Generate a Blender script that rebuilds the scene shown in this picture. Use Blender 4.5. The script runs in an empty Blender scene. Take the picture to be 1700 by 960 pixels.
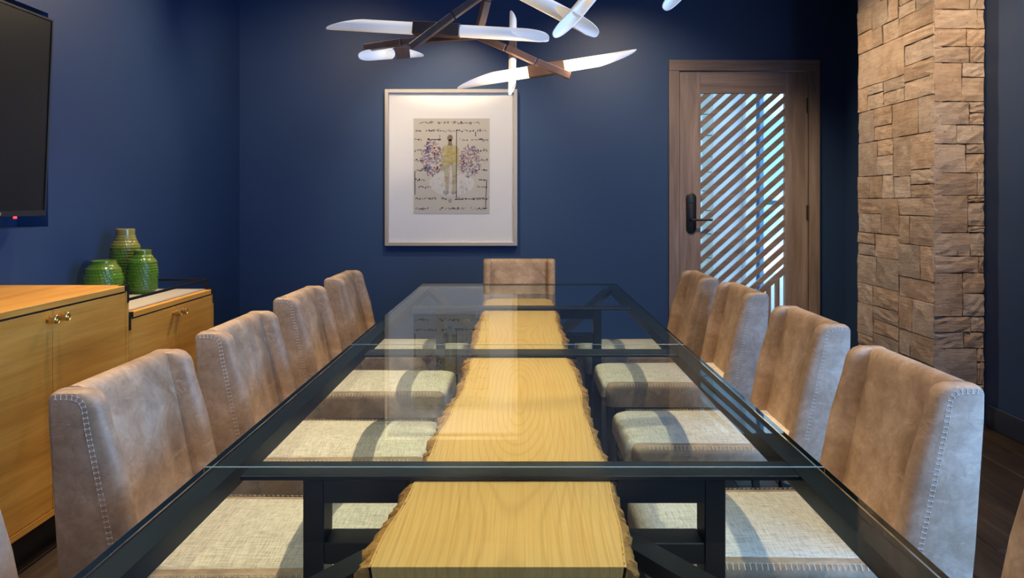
import bpy, bmesh, math, random
from mathutils import Vector, Matrix
random.seed(7)
PI = math.pi
S = bpy.context.scene
C = S.collection
W_PX, F, VX, VY, CZ = 1700.0, 1300.0, 866.0, 333.0, 1.263     # photo width, focal length in pixels, vanishing point, eye height

# ------------------------------------------------------------------ camera
cam_d = bpy.data.cameras.new('camera'); cam = bpy.data.objects.new('camera', cam_d); C.objects.link(cam)
cam.location = (0, 0, CZ); cam.rotation_euler = (PI/2, 0, 0)
cam_d.sensor_width = 36; cam_d.lens = F*36/W_PX
cam_d.shift_x = (850-VX)/W_PX; cam_d.shift_y = -(480-VY)/W_PX
cam_d.clip_start = 0.02
S.camera = cam

# ------------------------------------------------------------------ exposure / view
S.view_settings.view_transform = 'Standard'; S.view_settings.look = 'None'
S.view_settings.gamma = 1; S.view_settings.use_curve_mapping = False
S.view_settings.exposure = 1.0

# ------------------------------------------------------------------ world (bright, partly clouded sky)
w = bpy.data.worlds.new('world'); S.world = w; w.use_nodes = True
nt = w.node_tree; nt.nodes.clear()
wo = nt.nodes.new('ShaderNodeOutputWorld'); bg = nt.nodes.new('ShaderNodeBackground')
tc = nt.nodes.new('ShaderNodeTexCoord'); nz = nt.nodes.new('ShaderNodeTexNoise'); rp = nt.nodes.new('ShaderNodeValToRGB')
nz.inputs['Scale'].default_value = 9; nz.inputs['Detail'].default_value = 5
rp.color_ramp.elements[0].position = .42; rp.color_ramp.elements[0].color = (.20, .50, .85, 1)
rp.color_ramp.elements[1].position = .60; rp.color_ramp.elements[1].color = (.85, .97, 1, 1)
nt.links.new(tc.outputs['Generated'], nz.inputs['Vector']); nt.links.new(nz.outputs['Fac'], rp.inputs['Fac'])
nt.links.new(rp.outputs['Color'], bg.inputs['Color']); bg.inputs['Strength'].default_value = 1.5
nt.links.new(bg.outputs['Background'], wo.inputs['Surface'])

# ------------------------------------------------------------------ daylight through the room's window (right wall, behind the camera)
def area(name, loc, rot, sx, sy, power, col):
    l = bpy.data.lights.new(name, 'AREA'); l.shape = 'RECTANGLE'; l.size = sx; l.size_y = sy; l.energy = power; l.color = col
    o = bpy.data.objects.new(name, l); C.objects.link(o); o.location = loc; o.rotation_euler = rot
    return o
WIN = (-0.9, 1.55, 0.55, 2.6)      # y0 y1 z0 z1 of the window in the right wall
area('window_daylight', (2.58, (WIN[0]+WIN[1])/2, (WIN[2]+WIN[3])/2), (0, PI/2, 0), WIN[3]-WIN[2]-.1, WIN[1]-WIN[0]-.1, 118, (.17, .43, 1.0))

WARM = (1.0, .78, .52)
# recessed ceiling downlights plus added fill spots: x, y, power, cone degrees, blend, target (x,y,z)
SPOTS = [(-1.50, 1.55, 84, 84, .7, (-.75, 1.6, 0)), (-1.50, 2.75, 84, 84, .7, (-.75, 2.8, 0)), (-1.50, 3.95, 84, 84, .7, (-.85, 3.9, 0)),
         (0.95, 1.30, 46, 90, .7, (.45, 1.3, 0)), (0.95, 2.60, 46, 90, .7, (.45, 2.6, 0)), (0.95, 3.90, 55, 90, .7, (.45, 3.9, 0)),
         (-0.56, 5.35, 80, 75, .8, (-.56, 6.3, 1.45)), (0.75, 5.05, 75, 100, 1, (.75, 6.3, 1.2)),
         (2.20, 3.30, 75, 70, .9, (2.45, 4.45, 1.7)), (-0.75, 5.0, 85, 85, 1, (-2.27, 3.9, 1.5)),  # second spot is an added wash that brightens the left wall
         (1.05, 4.95, 75, 90, .8, (2.4, 4.9, 1.2)), (0.0, -0.6, 40, 110, .9, (0, .3, 0)),  # first spot is added to light the column's left face
         (-1.40, 4.7, 55, 100, 1, (-1.6, 6.3, 1.3)), (1.75, 5.0, 26, 60, 1, (1.75, 6.3, 1.3)),  # both added: fill for the dark back-left corner and for the door
         (-.05, 3.7, 45, 50, 1, (0, 5.2, .75))]  # added to brighten the chair at the head of the table
CEIL = 3.0

# ================================================================== helpers
def P(px, py, d):
    return Vector(((px-VX)/F*d, d, CZ-(py-VY)/F*d))
def NB(): return bmesh.new()
def box(bm, x0, x1, y0, y1, z0, z1):
    v = [bm.verts.new(c) for c in ((x0,y0,z0),(x1,y0,z0),(x1,y1,z0),(x0,y1,z0),(x0,y0,z1),(x1,y0,z1),(x1,y1,z1),(x0,y1,z1))]
    fs = [bm.faces.new([v[i] for i in q]) for q in ((0,3,2,1),(4,5,6,7),(0,1,5,4),(1,2,6,5),(2,3,7,6),(3,0,4,7))]
    return v, fs
def basis(a, up=Vector((0,0,1))):
    a = a.normalized()
    if abs(a.dot(up)) > .98: up = Vector((0,1,0))
    s = a.cross(up).normalized(); u = s.cross(a).normalized()
    return a, s, u
def bar(bm, p0, p1, ws, wu, up=Vector((0,0,1))):           # rectangular bar between two points
    p0, p1 = Vector(p0), Vector(p1); a, s, u = basis(p1-p0, up)
    v = []
    for p in (p0, p1):
        for i, j in ((-1,-1),(1,-1),(1,1),(-1,1)): v.append(bm.verts.new(p+s*(ws/2*i)+u*(wu/2*j)))
    for q in ((3,2,1,0),(4,5,6,7),(0,1,5,4),(1,2,6,5),(2,3,7,6),(3,0,4,7)): bm.faces.new([v[i] for i in q])
def cyl(bm, p0, p1, r0, r1=None, n=20, caps=True):
    r1 = r0 if r1 is None else r1
    p0, p1 = Vector(p0), Vector(p1); a, s, u = basis(p1-p0)
    R = []
    for p, r in ((p0, r0), (p1, r1)):
        R.append([bm.verts.new(p+(s*math.cos(2*PI*k/n)+u*math.sin(2*PI*k/n))*r) for k in range(n)])
    for k in range(n): bm.faces.new([R[0][k], R[0][(k+1)%n], R[1][(k+1)%n], R[1][k]])
    if caps: bm.faces.new(R[0][::-1]); bm.faces.new(R[1])
def loft(bm, rings, closed=True, caps=True):
    V = [[bm.verts.new(p) for p in r] for r in rings]; n = len(rings[0])
    for i in range(len(V)-1):
        for k in range(n if closed else n-1):
            bm.faces.new([V[i][k], V[i][(k+1)%n], V[i+1][(k+1)%n], V[i+1][k]])
    if caps: bm.faces.new(V[0][::-1]); bm.faces.new(V[-1])
    return V
def bevel(bm, r, seg=2, edges=None):
    bmesh.ops.bevel(bm, geom=edges or list(bm.edges), offset=r, segments=seg, profile=.5, affect='EDGES', clamp_overlap=True)
def wloc(o):
    v = Vector((0,0,0))
    while o: v += o.location; o = o.parent
    return v
def obj(name, bm, mats, parent=None, smooth=False, local=False, label=None, loc=None):
    """one mesh object; vertices given in world space unless local"""
    me = bpy.data.meshes.new(name)
    bmesh.ops.recalc_face_normals(bm, faces=list(bm.faces))
    if parent and not local: bmesh.ops.translate(bm, vec=-wloc(parent), verts=list(bm.verts))
    if loc is not None and not parent: bmesh.ops.translate(bm, vec=-Vector(loc), verts=list(bm.verts))
    for f in bm.faces: f.smooth = bool(smooth)
    bm.to_mesh(me); bm.free()
    for m in (mats if isinstance(mats, (list, tuple)) else [mats]): me.materials.append(m)
    if smooth and smooth != 'full':
        me.set_sharp_from_angle(angle=math.radians(40))
    o = bpy.data.objects.new(name, me); C.objects.link(o)
    if parent: o.parent = parent
    if loc is not None and not parent: o.location = loc
    if label: o['label'] = label
    return o
def empty(name, loc, label, cat, group=None, rz=0):
    o = bpy.data.objects.new(name, None); C.objects.link(o); o.location = loc; o.rotation_euler = (0,0,rz); o.empty_display_size = .1
    o['label'] = label; o['category'] = cat
    if group: o['group'] = group
    return o
def tag(o, label, cat, group=None):
    o['label'] = label; o['category'] = cat
    if group: o['group'] = group
    return o
def struct(o, label, cat=None):
    o['kind'] = 'structure'; o['label'] = label
    o['category'] = cat or o.name.split('_')[0]
    return o

# ------------------------------------------------------------------ materials
class M:
    def __init__(s, name, col=(.5,.5,.5), rough=.5, metal=0, spec=.5, **kw):
        s.m = bpy.data.materials.new(name); s.m.use_nodes = True; s.t = s.m.node_tree
        s.b = s.t.nodes['Principled BSDF']
        s.b.inputs['Base Color'].default_value = (*col, 1); s.b.inputs['Roughness'].default_value = rough
        s.b.inputs['Metallic'].default_value = metal; s.b.inputs['Specular IOR Level'].default_value = spec
        for k, v in kw.items(): s.b.inputs[k].default_value = v
    def n(s, t, **kw):
        nd = s.t.nodes.new('ShaderNode'+t)
        for k, v in kw.items():
            if k in nd.inputs: nd.inputs[k].default_value = v
            else: setattr(nd, k, v)
        return nd
    def l(s, a, b): s.t.links.new(a, b)
    def coords(s, scale=(1,1,1), rot=(0,0,0), kind='Object'):
        t = s.n('TexCoord'); mp = s.n('Mapping'); mp.inputs['Scale'].default_value = scale; mp.inputs['Rotation'].default_value = rot
        s.l(t.outputs[kind], mp.inputs['Vector']); return mp.outputs['Vector']
    def noise(s, scale, vec=None, detail=4, rough=.55, dist=0):
        nd = s.n('TexNoise'); nd.inputs['Scale'].default_value = scale; nd.inputs['Detail'].default_value = detail
        nd.inputs['Roughness'].default_value = rough; nd.inputs['Distortion'].default_value = dist
        if vec is not None: s.l(vec, nd.inputs['Vector'])
        return nd.outputs['Fac']
    def ramp(s, fac, stops):
        nd = s.n('ValToRGB'); el = nd.color_ramp.elements
        while len(el) < len(stops): el.new(.5)
        for e, (p, c) in zip(el, stops): e.position = p; e.color = (*c, 1)
        s.l(fac, nd.inputs['Fac']); return nd.outputs['Color']
    def mix(s, a, b, fac, mode='MIX'):
        nd = s.n('Mix'); nd.data_type = 'RGBA'; nd.blend_type = mode
        for sock, v in ((nd.inputs[0], fac), (nd.inputs[6], a), (nd.inputs[7], b)):
            if hasattr(v, 'is_output'): s.l(v, sock)
            else: sock.default_value = (*v, 1) if isinstance(v, tuple) else v
        return nd.outputs[2]
    def math(s, op, a, b=None):
        nd = s.n('Math', operation=op)
        for i, v in enumerate((a, b)):
            if v is None: continue
            if hasattr(v, 'is_output'): s.l(v, nd.inputs[i])
            else: nd.inputs[i].default_value = v
        return nd.outputs[0]
    def color(s, c): s.l(c, s.b.inputs['Base Color']); return s
    def bump(s, h, strength=.3, dist=.01):
        nd = s.n('Bump'); nd.inputs['Strength'].default_value = strength; nd.inputs['Distance'].default_value = dist
        s.l(h, nd.inputs['Height']); s.l(nd.outputs['Normal'], s.b.inputs['Normal']); return s
    def rand(s): return s.n('ObjectInfo').outputs['Random']

def mat_wall():
    m = M('navy_paint', (.018, .042, .105), .48, spec=.35); v = m.coords()
    m.color(m.ramp(m.noise(1.3, v, 2), [(.3, (.0215, .048, .116)), (.7, (.0255, .055, .130))]))
    return m.bump(m.noise(90, v, 3), .05, .002).m
def mat_wood(name, c0, c1, c2, axis, rough=.45, scale=1.0, rnd=.12):
    m = M(name, c1, rough); sc = [14*scale]*3; sc['xyz'.index(axis)] = 1.1*scale
    v = m.coords(tuple(sc)); f = m.noise(1.0, v, 7, .62, .7)
    sc2 = [90*scale]*3; sc2['xyz'.index(axis)] = 3*scale
    g = m.noise(1.0, m.coords(tuple(sc2)), 3, .6)
    c = m.ramp(f, [(.32, c0), (.5, c1), (.68, c2)])
    c = m.mix(c, m.ramp(g, [(.3, (.6,.6,.6)), (.6, (1,1,1))]), .45, 'MULTIPLY')
    hs = m.n('HueSaturation'); m.l(c, hs.inputs['Color'])
    m.l(m.math('ADD', m.math('MULTIPLY', m.rand(), rnd*2), 1-rnd), hs.inputs['Value'])
    m.color(hs.outputs['Color']); return m.bump(g, .12, .002).m
def mat_leather():
    m = M('tan_leather', (.36,.27,.19), .52, spec=.35); v = m.coords()
    a = m.noise(6, v, 8, .65, .6); b = m.noise(24, v, 8, .75, 1.5)
    c = m.ramp(a, [(.32, (.26,.168,.098)), (.5, (.385,.262,.162)), (.68, (.52,.38,.258))])
    c = m.mix(c, m.ramp(b, [(.36, (.66,.63,.60)), (.60, (1.06,1.06,1.06))]), .6, 'MULTIPLY')
    sv = m.noise(5, m.coords((1,1,3.5), (.6,.3,.4)), 8, .8, 2.5)
    c = m.mix(c, (.56,.45,.34), m.math('MULTIPLY', m.math('GREATER_THAN', sv, .60), .28))
    m.color(c); return m.bump(m.noise(160, v, 4), .12, .002).m
def mat_linen():
    m = M('linen_weave', (.60,.56,.48), .9, spec=.15)
    v1 = m.noise(1, m.coords((500, 26, 60)), 2); v2 = m.noise(1, m.coords((26, 500, 60)), 2)
    t = m.math('MULTIPLY', m.math('ADD', v1, v2), .5)
    m.color(m.ramp(t, [(.36, (.40,.335,.255)), (.5, (.64,.555,.44)), (.64, (.80,.71,.58))])); return m.bump(t, .5, .002).m
def mat_slab():
    m = M('maple_slab', (.75,.5,.2), .38)
    t = m.n('TexCoord'); sp = m.n('SeparateXYZ'); m.l(t.outputs['Object'], sp.inputs[0])
    X, Y, Z = sp.outputs
    n1 = m.noise(2.0, m.coords((1.0, .35, 1)), 2); n2 = m.noise(14, m.coords((1.0, .16, 1)), 3)
    x = m.math('ADD', X, m.math('MULTIPLY', m.math('SUBTRACT', n1, .5), .05))
    h = m.math('ADD', .060, m.math('MULTIPLY', m.math('SINE', m.math('ADD', m.math('MULTIPLY', Y, 3.4), .2)), .050))
    r = m.math('SQRT', m.math('ADD', m.math('MULTIPLY', x, x), m.math('MULTIPLY', h, h)))
    r = m.math('ADD', r, m.math('MULTIPLY', n2, .009))
    ring = m.math('ADD', m.math('MULTIPLY', m.math('SINE', m.math('MULTIPLY', r, 520)), .5), .5)
    ring = m.math('POWER', ring, 5.0)
    fine = m.noise(1, m.coords((420, 3, 60)), 3)
    c = m.ramp(fine, [(.3, (.76,.41,.115)), (.5, (.86,.50,.155)), (.72, (.90,.56,.19))])
    c = m.mix(c, (.56,.31,.08), m.math('MULTIPLY', ring, .38))
    c = m.mix(c, m.ramp(m.noise(3, m.coords((1.5,.6,1)), 4), [(.3, (.90,.86,.80)), (.65, (1,1,1))]), .8, 'MULTIPLY')
    m.color(c); return m.bump(fine, .06, .001).m
def mat_stone():
    m = M('split_sandstone', (.5,.39,.28), .88, spec=.2); v = m.coords()
    a = m.noise(9, v, 8, .65); st = m.noise(3, m.coords((3, 3, 26)), 6, .6, .6)
    c = m.ramp(a, [(.3, (.40,.29,.215)), (.5, (.50,.375,.285)), (.72, (.58,.46,.365))])
    c = m.mix(c, m.ramp(st, [(.35, (.74,.66,.56)), (.6, (1,1,1))]), .6, 'MULTIPLY')
    hs = m.n('HueSaturation'); m.l(c, hs.inputs['Color']); r = m.rand()
    m.l(m.math('ADD', m.math('MULTIPLY', r, .30), .85), hs.inputs['Value'])
    m.l(m.math('ADD', m.math('MULTIPLY', m.math('FRACT', m.math('MULTIPLY', r, 7.3)), .35), .80), hs.inputs['Saturation'])
    pit = m.n('TexVoronoi'); pit.inputs['Scale'].default_value = 42; m.l(v, pit.inputs['Vector'])
    pm = m.math('MULTIPLY', m.math('LESS_THAN', pit.outputs['Distance'], .17), m.math('GREATER_THAN', m.noise(14, v, 2), .55))
    c2 = m.mix(hs.outputs['Color'], (.13,.085,.05), m.math('MULTIPLY', pm, .8))
    m.color(c2)
    hgt = m.math('ADD', m.math('MULTIPLY', m.noise(30, v, 8, .7), .7), m.math('MULTIPLY', st, .6))
    return m.bump(m.math('SUBTRACT', hgt, m.math('MULTIPLY', pm, .6)), .7, .010).m
def mat_glaze():
    m = M('green_glaze', (.08,.22,.02), .14, spec=.6); v = m.coords()
    t = m.n('TexCoord'); sp = m.n('SeparateXYZ'); m.l(t.outputs['Object'], sp.inputs[0])
    f = m.math('ADD', m.math('MULTIPLY', sp.outputs[2], 1.6), m.math('MULTIPLY', m.noise(7, v, 4), .55))
    f = m.math('ADD', f, m.math('MULTIPLY', m.rand(), .12))
    m.color(m.ramp(f, [(.25, (.03,.115,.008)), (.5, (.07,.165,.012)), (.70, (.175,.19,.026)), (.9, (.32,.25,.065))])); return m.m
def mat_clear(name, tint, top=True, ior=1.5, rough=.0, refl=1.0):
    m = bpy.data.materials.new(name); m.use_nodes = True; t = m.node_tree; t.nodes.clear()
    o = t.nodes.new('ShaderNodeOutputMaterial'); tr = t.nodes.new('ShaderNodeBsdfTransparent'); tr.inputs[0].default_value = (*tint, 1)
    if not top: t.links.new(tr.outputs[0], o.inputs[0]); return m
    gl = t.nodes.new('ShaderNodeBsdfGlossy'); gl.inputs['Roughness'].default_value = rough; gl.inputs['Color'].default_value = (.86,.95,1,1)
    fr = t.nodes.new('ShaderNodeFresnel'); fr.inputs['IOR'].default_value = ior
    mx = t.nodes.new('ShaderNodeMixShader')
    mu = t.nodes.new('ShaderNodeMath'); mu.operation = 'MULTIPLY'; mu.use_clamp = True; mu.inputs[1].default_value = refl
    t.links.new(fr.outputs[0], mu.inputs[0]); t.links.new(mu.outputs[0], mx.inputs[0])
    t.links.new(tr.outputs[0], mx.inputs[1]); t.links.new(gl.outputs[0], mx.inputs[2]); t.links.new(mx.outputs[0], o.inputs[0])
    return m
def mat_emit(name, col, strength, base=(.8,.8,.8)):
    m = M(name, base, .35); m.b.inputs['Emission Color'].default_value = (*col, 1); m.b.inputs['Emission Strength'].default_value = strength
    return m.m
def mat_shade(name, cnear, snear, cfar, sfar):
    # frosted glass lit from inside: brightest beside the lamp holder (uv-less: 'lamp' colour attribute holds distance from the lamp)
    m = M(name, (.62,.585,.55), .4)
    at = m.n('Attribute'); at.attribute_name = 'lamp_distance'
    f = at.outputs['Fac']
    m.l(m.ramp(f, [(0, cnear), (.5, tuple((a+b)/2 for a, b in zip(cnear, cfar))), (1, cfar)]), m.b.inputs['Emission Color'])
    mr = m.n('MapRange'); mr.interpolation_type = 'SMOOTHSTEP'
    mr.inputs['From Min'].default_value = .05; mr.inputs['From Max'].default_value = .75; mr.inputs['To Min'].default_value = snear; mr.inputs['To Max'].default_value = sfar
    m.l(f, mr.inputs['Value']); m.l(mr.outputs[0], m.b.inputs['Emission Strength'])
    return m.m
MAT = dict(
    wall=mat_wall(),
    ceiling=M('ceiling_white', (.42,.41,.40), .8).m,
    plank=mat_wood('dark_floor_wood', (.018,.011,.007), (.032,.02,.013), (.05,.033,.022), 'y', .38, 1, .3),
    base=M('navy_trim', (.02,.028,.05), .4).m,
    oak=mat_wood('honey_oak', (.49,.210,.026), (.61,.285,.042), (.70,.36,.068), 'y', .52, .8, .04),
    doorwood=mat_wood('grey_brown_oak', (.155,.108,.085), (.215,.155,.125), (.28,.21,.175), 'z', .5, 1, .05),
    doorwood_h=mat_wood('grey_brown_oak_rail', (.155,.108,.085), (.215,.155,.125), (.28,.21,.175), 'x', .5, 1, .05),
    leather=mat_leather(), linen=mat_linen(), slab=mat_slab(), stone=mat_stone(), glaze=mat_glaze(),
    thread=M('cream_thread', (.62,.54,.43), .7).m,
    leg=M('dark_leg_wood', (.035,.022,.014), .4).m,
    steel=M('blackened_steel', (.028,.032,.036), .36, .55).m,
    black=M('black_metal', (.012,.012,.013), .4, .3).m,
    brass=M('brushed_brass', (.72,.50,.20), .28, 1.0).m,
    bronze=M('bronze_hinge', (.10,.075,.055), .4, .8).m,
    mortar=M('dark_joint', (.05,.035,.025), .95).m,
    silver=M('champagne_silver', (.56,.53,.48), .35, .6).m,
    mat_board=M('white_mat_board', (.82,.80,.77), .7).m,
    paper=M('ivory_paper', (.58,.54,.46), .8).m,
    tvscreen=M('tv_screen', (.006,.006,.006), .38, 0, .3).m,
    tvbody=M('tv_body', (.012,.012,.013), .35).m,
    tray=M('cream_tray', (.56,.49,.40), .35).m,
    glass_top=mat_clear('table_glass', (.83,.955,.96), True, 1.5, 0, .7),
    glass_low=mat_clear('table_glass_under', (.985,.995,.995), False),
    glass_edge=M('glass_edge', (.012,.035,.038), .12, 0, .6).m, glass_arris_glint=M('glass_arris_glint', (.20,.32,.32), .15, 0, .8).m,  # arris is paler: the edge highlight is put into its colour
    doorglass=mat_clear('door_glass', (.93,.97,1.0), True, 1.45, 0, .8),
    walnut=None, )
mk = M('bark', (.4,.2,.06), .9); vv = mk.coords()
mk.color(mk.ramp(mk.noise(28, vv, 8, .7), [(.3, (.22,.085,.018)), (.5, (.50,.23,.05)), (.7, (.70,.37,.095))])); mk.bump(mk.noise(70, vv, 6, .7), .8, .008)
MAT['bark'] = mk.m
mk = M('walnut_metal', (.12,.065,.045), .45); vv = mk.coords((30, 30, 30))
mk.color(mk.ramp(mk.noise(1, vv, 4), [(.3, (.065,.034,.024)), (.7, (.105,.058,.042))])); MAT['walnut'] = mk.m

# ================================================================== THE SETTING
XL, XR, YB, YF = -2.276, 2.61, 6.32, -2.4
def wallpiece(name, boxes, mat, label, cat='wall'):
    bm = NB()
    for b in boxes: box(bm, *b)
    return struct(obj(name, bm, mat), label, cat)
# door opening
DX0, DX1, DZ = 1.262, 2.335, 2.318
wallpiece('wall_back', [(XL-.15, DX0, YB, YB+.14, 0, CEIL), (DX1, XR+.15, YB, YB+.14, 0, CEIL), (DX0, DX1, YB, YB+.14, DZ, CEIL)], MAT['wall'], 'navy blue painted back wall behind the framed print')
# left wall with the television recess
NY0, NY1, NZ0, NZ1 = 1.75, 3.764, 1.138, 2.163
wallpiece('wall_left', [(XL-.15, XL, YF, NY0, 0, CEIL), (XL-.15, XL, NY1, YB, 0, CEIL), (XL-.15, XL, NY0, NY1, 0, NZ0), (XL-.15, XL, NY0, NY1, NZ1, CEIL),
                        (XL-.20, XL-.15, NY0-.05, NY1+.05, NZ0-.05, NZ1+.05)], MAT['wall'], 'navy blue painted left wall with a recess for the television')
wallpiece('wall_right', [(XR, XR+.15, YF, WIN[0], 0, CEIL), (XR, XR+.15, WIN[1], YB, 0, CEIL), (XR, XR+.15, WIN[0], WIN[1], 0, WIN[2]), (XR, XR+.15, WIN[0], WIN[1], WIN[3], CEIL)], MAT['wall'], 'dark navy right wall beside the stone column')
wallpiece('wall_front', [(XL-.15, XR+.15, YF-.14, YF, 0, CEIL)], MAT['wall'], 'navy wall behind the camera')
wallpiece('ceiling', [(XL-.15, XR+.15, YF-.14, YB+.14, CEIL, CEIL+.1)], MAT['ceiling'], 'flat white ceiling above the room', 'ceiling')
def baseboard(name, b, label):
    bm = NB(); box(bm, *b); bevel(bm, .004, 1); struct(obj(name, bm, MAT['base']), label, 'baseboard')
baseboard('baseboard_right', (XR-.018, XR, YF, 4.36, 0, .125), 'dark navy baseboard along the right wall')
baseboard('baseboard_back', (XL, 1.18, YB-.018, YB, 0, .125), 'dark navy baseboard along the back wall')
baseboard('baseboard_left', (XL, XL+.018, 4.31, YB-.018, 0, .125), 'dark navy baseboard along the left wall')
# floor: sub-floor slab with separate planks
bm = NB(); box(bm, XL-.15, XR+.15, YF-.14, YB+.14, -.12, -.014)
floor = struct(obj('floor', bm, MAT['mortar']), 'dark brown wood plank floor', 'floor')
PW, PL = .19, 1.25
bm = NB(); box(bm, -PW/2+.0015, PW/2-.0015, -PL/2+.0015, PL/2-.0015, -.014, 0); bevel(bm, .0018, 1, [e for e in bm.edges if all(v.co.z > -.001 for v in e.verts)])
plank0 = None
nx = int((XR-XL)/PW)+1
for i in range(nx):
    x = XL+PW*(i+.5); off = (i*.47) % PL
    j = 0; y = YF+.1-off
    while y < YB:
        yc = y+PL/2; y += PL
        if yc < -.4 or yc > YB-.1 or x > XR: continue
        if plank0 is None:
            me = bpy.data.meshes.new('plank'); bmesh.ops.recalc_face_normals(bm, faces=list(bm.faces)); bm.to_mesh(me); bm.free(); me.materials.append(MAT['plank'])
            plank0 = me
        o = bpy.data.objects.new('plank', plank0); C.objects.link(o); o.parent = floor; o.location = (x, yc, 0)

# ---- door (frame, stiles, diagonal slats over glass)
def px_x(px, d=YB): return (px-VX)/F*d
def px_z(py, d=YB): return CZ-(py-VY)/F*d
door = empty('door_1', (1.8, YB, 0), 'grey-brown oak door with diagonal slats over glass', 'door'); door['kind'] = 'structure'
cx0, cx1, cz1 = px_x(1110), px_x(1360), px_z(100)          # casing outer
sx0, sx1, sz1 = px_x(1128), px_x(1341), px_z(119)          # leaf
CW = sx0-cx0
for nm, b in (('casing', (cx0, sx0-.004, 0, sz1+.004)), ('casing', (sx1+.004, cx1, 0, sz1+.004)), ('casing', (cx0, cx1, sz1+.004, cz1))):
    bm = NB(); box(bm, b[0], b[1], YB-.024, YB+.10, b[2], b[3]); bevel(bm, .004, 2)
    obj(nm, bm, MAT['doorwood'] if b[3] < cz1 else MAT['doorwood_h'], door)
ox0, ox1, oz0, oz1 = px_x(1163), px_x(1303), .24, px_z(155)
YD0, YD1 = YB-.004, YB+.042
for nm, b, mm in (('stile', (sx0, ox0, .012, sz1), 'doorwood'), ('stile', (ox1, sx1, .012, sz1), 'doorwood'), ('rail', (ox0, ox1, oz1, sz1), 'doorwood_h'), ('rail', (ox0, ox1, .012, oz0), 'doorwood_h')):
    bm = NB(); box(bm, b[0], b[1], YD0, YD1, b[2], b[3]); bevel(bm, .0015, 1); obj(nm, bm, MAT[mm], door)
bm = NB(); box(bm, ox0, ox1, YB+.028, YB+.034, oz0, oz1); obj('glass_pane', bm, MAT['doorglass'], door)
def clip_poly(poly, a, b, c):      # keep a*x+b*z<=c
    out = []
    for i in range(len(poly)):
        p, q = poly[i], poly[(i+1) % len(poly)]; fp, fq = a*p[0]+b*p[1]-c, a*q[0]+b*q[1]-c
        if fp <= 0: out.append(p)
        if fp*fq < 0:
            t = fp/(fp-fq); out.append((p[0]+(q[0]-p[0])*t, p[1]+(q[1]-p[1])*t))
    return out
def prism(poly, y0, y1):
    bm = NB(); A = [bm.verts.new((x, y0, z)) for x, z in poly]; B = [bm.verts.new((x, y1, z)) for x, z in poly]; n = len(poly)
    bm.faces.new(A); bm.faces.new(B[::-1])
    for i in range(n): bm.faces.new([A[i], B[i], B[(i+1)%n], A[(i+1)%n]])
    return bm
SLOPE = .895; PV = 20.5*YB/F; SV = 11.0*YB/F
# limiting diagonal (upper edge of the vertical-slat triangle): through (1303,443)
ztri = lambda x: px_z(443)+SLOPE*(x-ox1)
z_start = px_z(182)
k = -30
while k < 30:
    zt = z_start+k*PV; k += 1                     # top of slat at left edge
    poly = [(ox0, zt-SV), (ox1, zt-SV+SLOPE*(ox1-ox0)), (ox1, zt+SLOPE*(ox1-ox0)), (ox0, zt)]
    poly = clip_poly(poly, 0, 1, oz1); poly = clip_poly(poly, 0, -1, -oz0) if poly else poly
    if poly: poly = clip_poly(poly, SLOPE, -1, SLOPE*ox1-px_z(443))      # stay above the limiting diagonal
    if len(poly) < 3: continue
    ar = abs(sum(poly[i][0]*poly[(i+1)%len(poly)][1]-poly[(i+1)%len(poly)][0]*poly[i][1] for i in range(len(poly))))/2
    if ar < 2e-4: continue
    obj('slat', prism(poly, YB+.002, YB+.026), MAT['doorwood_h'], door)
poly = clip_poly([(ox0, ztri(ox0)-SV*1.1), (ox1, ztri(ox1)-SV*1.1), (ox1, ztri(ox1)), (ox0, ztri(ox0))], 0, -1, -oz0)
obj('slat', prism(poly, YB+.001, YB+.026), MAT['doorwood_h'], door)
gx = ox1-.007
xs = []
while gx > ox0:
    x1 = gx-.034; x0 = x1-.036; gx = x0
    poly = [(max(x0, ox0), oz0), (x1, oz0), (x1, ztri(x1)-SV*1.0), (max(x0, ox0), ztri(max(x0, ox0))-SV*1.0)]
    if poly[2][1] < oz0+.02 or x1 < ox0+.01: continue
    if poly[3][1] < oz0: poly[3] = (poly[3][0]+(oz0-poly[3][1])/SLOPE, oz0+1e-4); poly[0] = poly[3]; poly = poly[1:]
    obj('slat', prism(poly, YB+.002, YB+.026), MAT['doorwood'], door)
# lock plate and lever
hx, hz = px_x(1147), px_z(354); pw, ph = 8.3*YB/F, 33.5*YB/F
bm = NB(); rings = []
for yy, rr in ((YD0, 1), (YD0-.010, 1), (YD0-.014, .86)):
    r = []
    for i in range(24):
        a = 2*PI*i/24; r.append((hx+math.cos(a)*pw*rr, yy, hz+math.sin(a)*pw*rr+(ph-pw)*(1 if math.sin(a) >= 0 else -1)))
    rings.append(r)
loft(bm, rings)
esc = obj('lock_plate', bm, MAT['black'], door, True, label='black rounded lock plate')
lz = px_z(365)
bm = NB(); cyl(bm, (hx, YD0-.014, lz), (hx, YD0-.055, lz), .012); cyl(bm, (hx-.008, YD0-.055, lz), (px_x(1180), YD0-.055, lz), .0085)
obj('lever', bm, MAT['black'], esc, True)
bm = NB(); cyl(bm, (hx, YD0-.014, px_z(333)), (hx, YD0-.02, px_z(333)), .019); obj('lock_cylinder', bm, MAT['steel'], esc, True)
for yy in (175, 353, 530):
    bm = NB(); z = px_z(yy); cyl(bm, (sx1+.002, YB-.012, z-.062), (sx1+.002, YB-.012, z+.062), .010, n=12)
    box(bm, sx1-.014, sx1+.014, YB-.008, YB-.003, z-.058, z+.058)
    obj('hinge', bm, MAT['bronze'], door, True)

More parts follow.
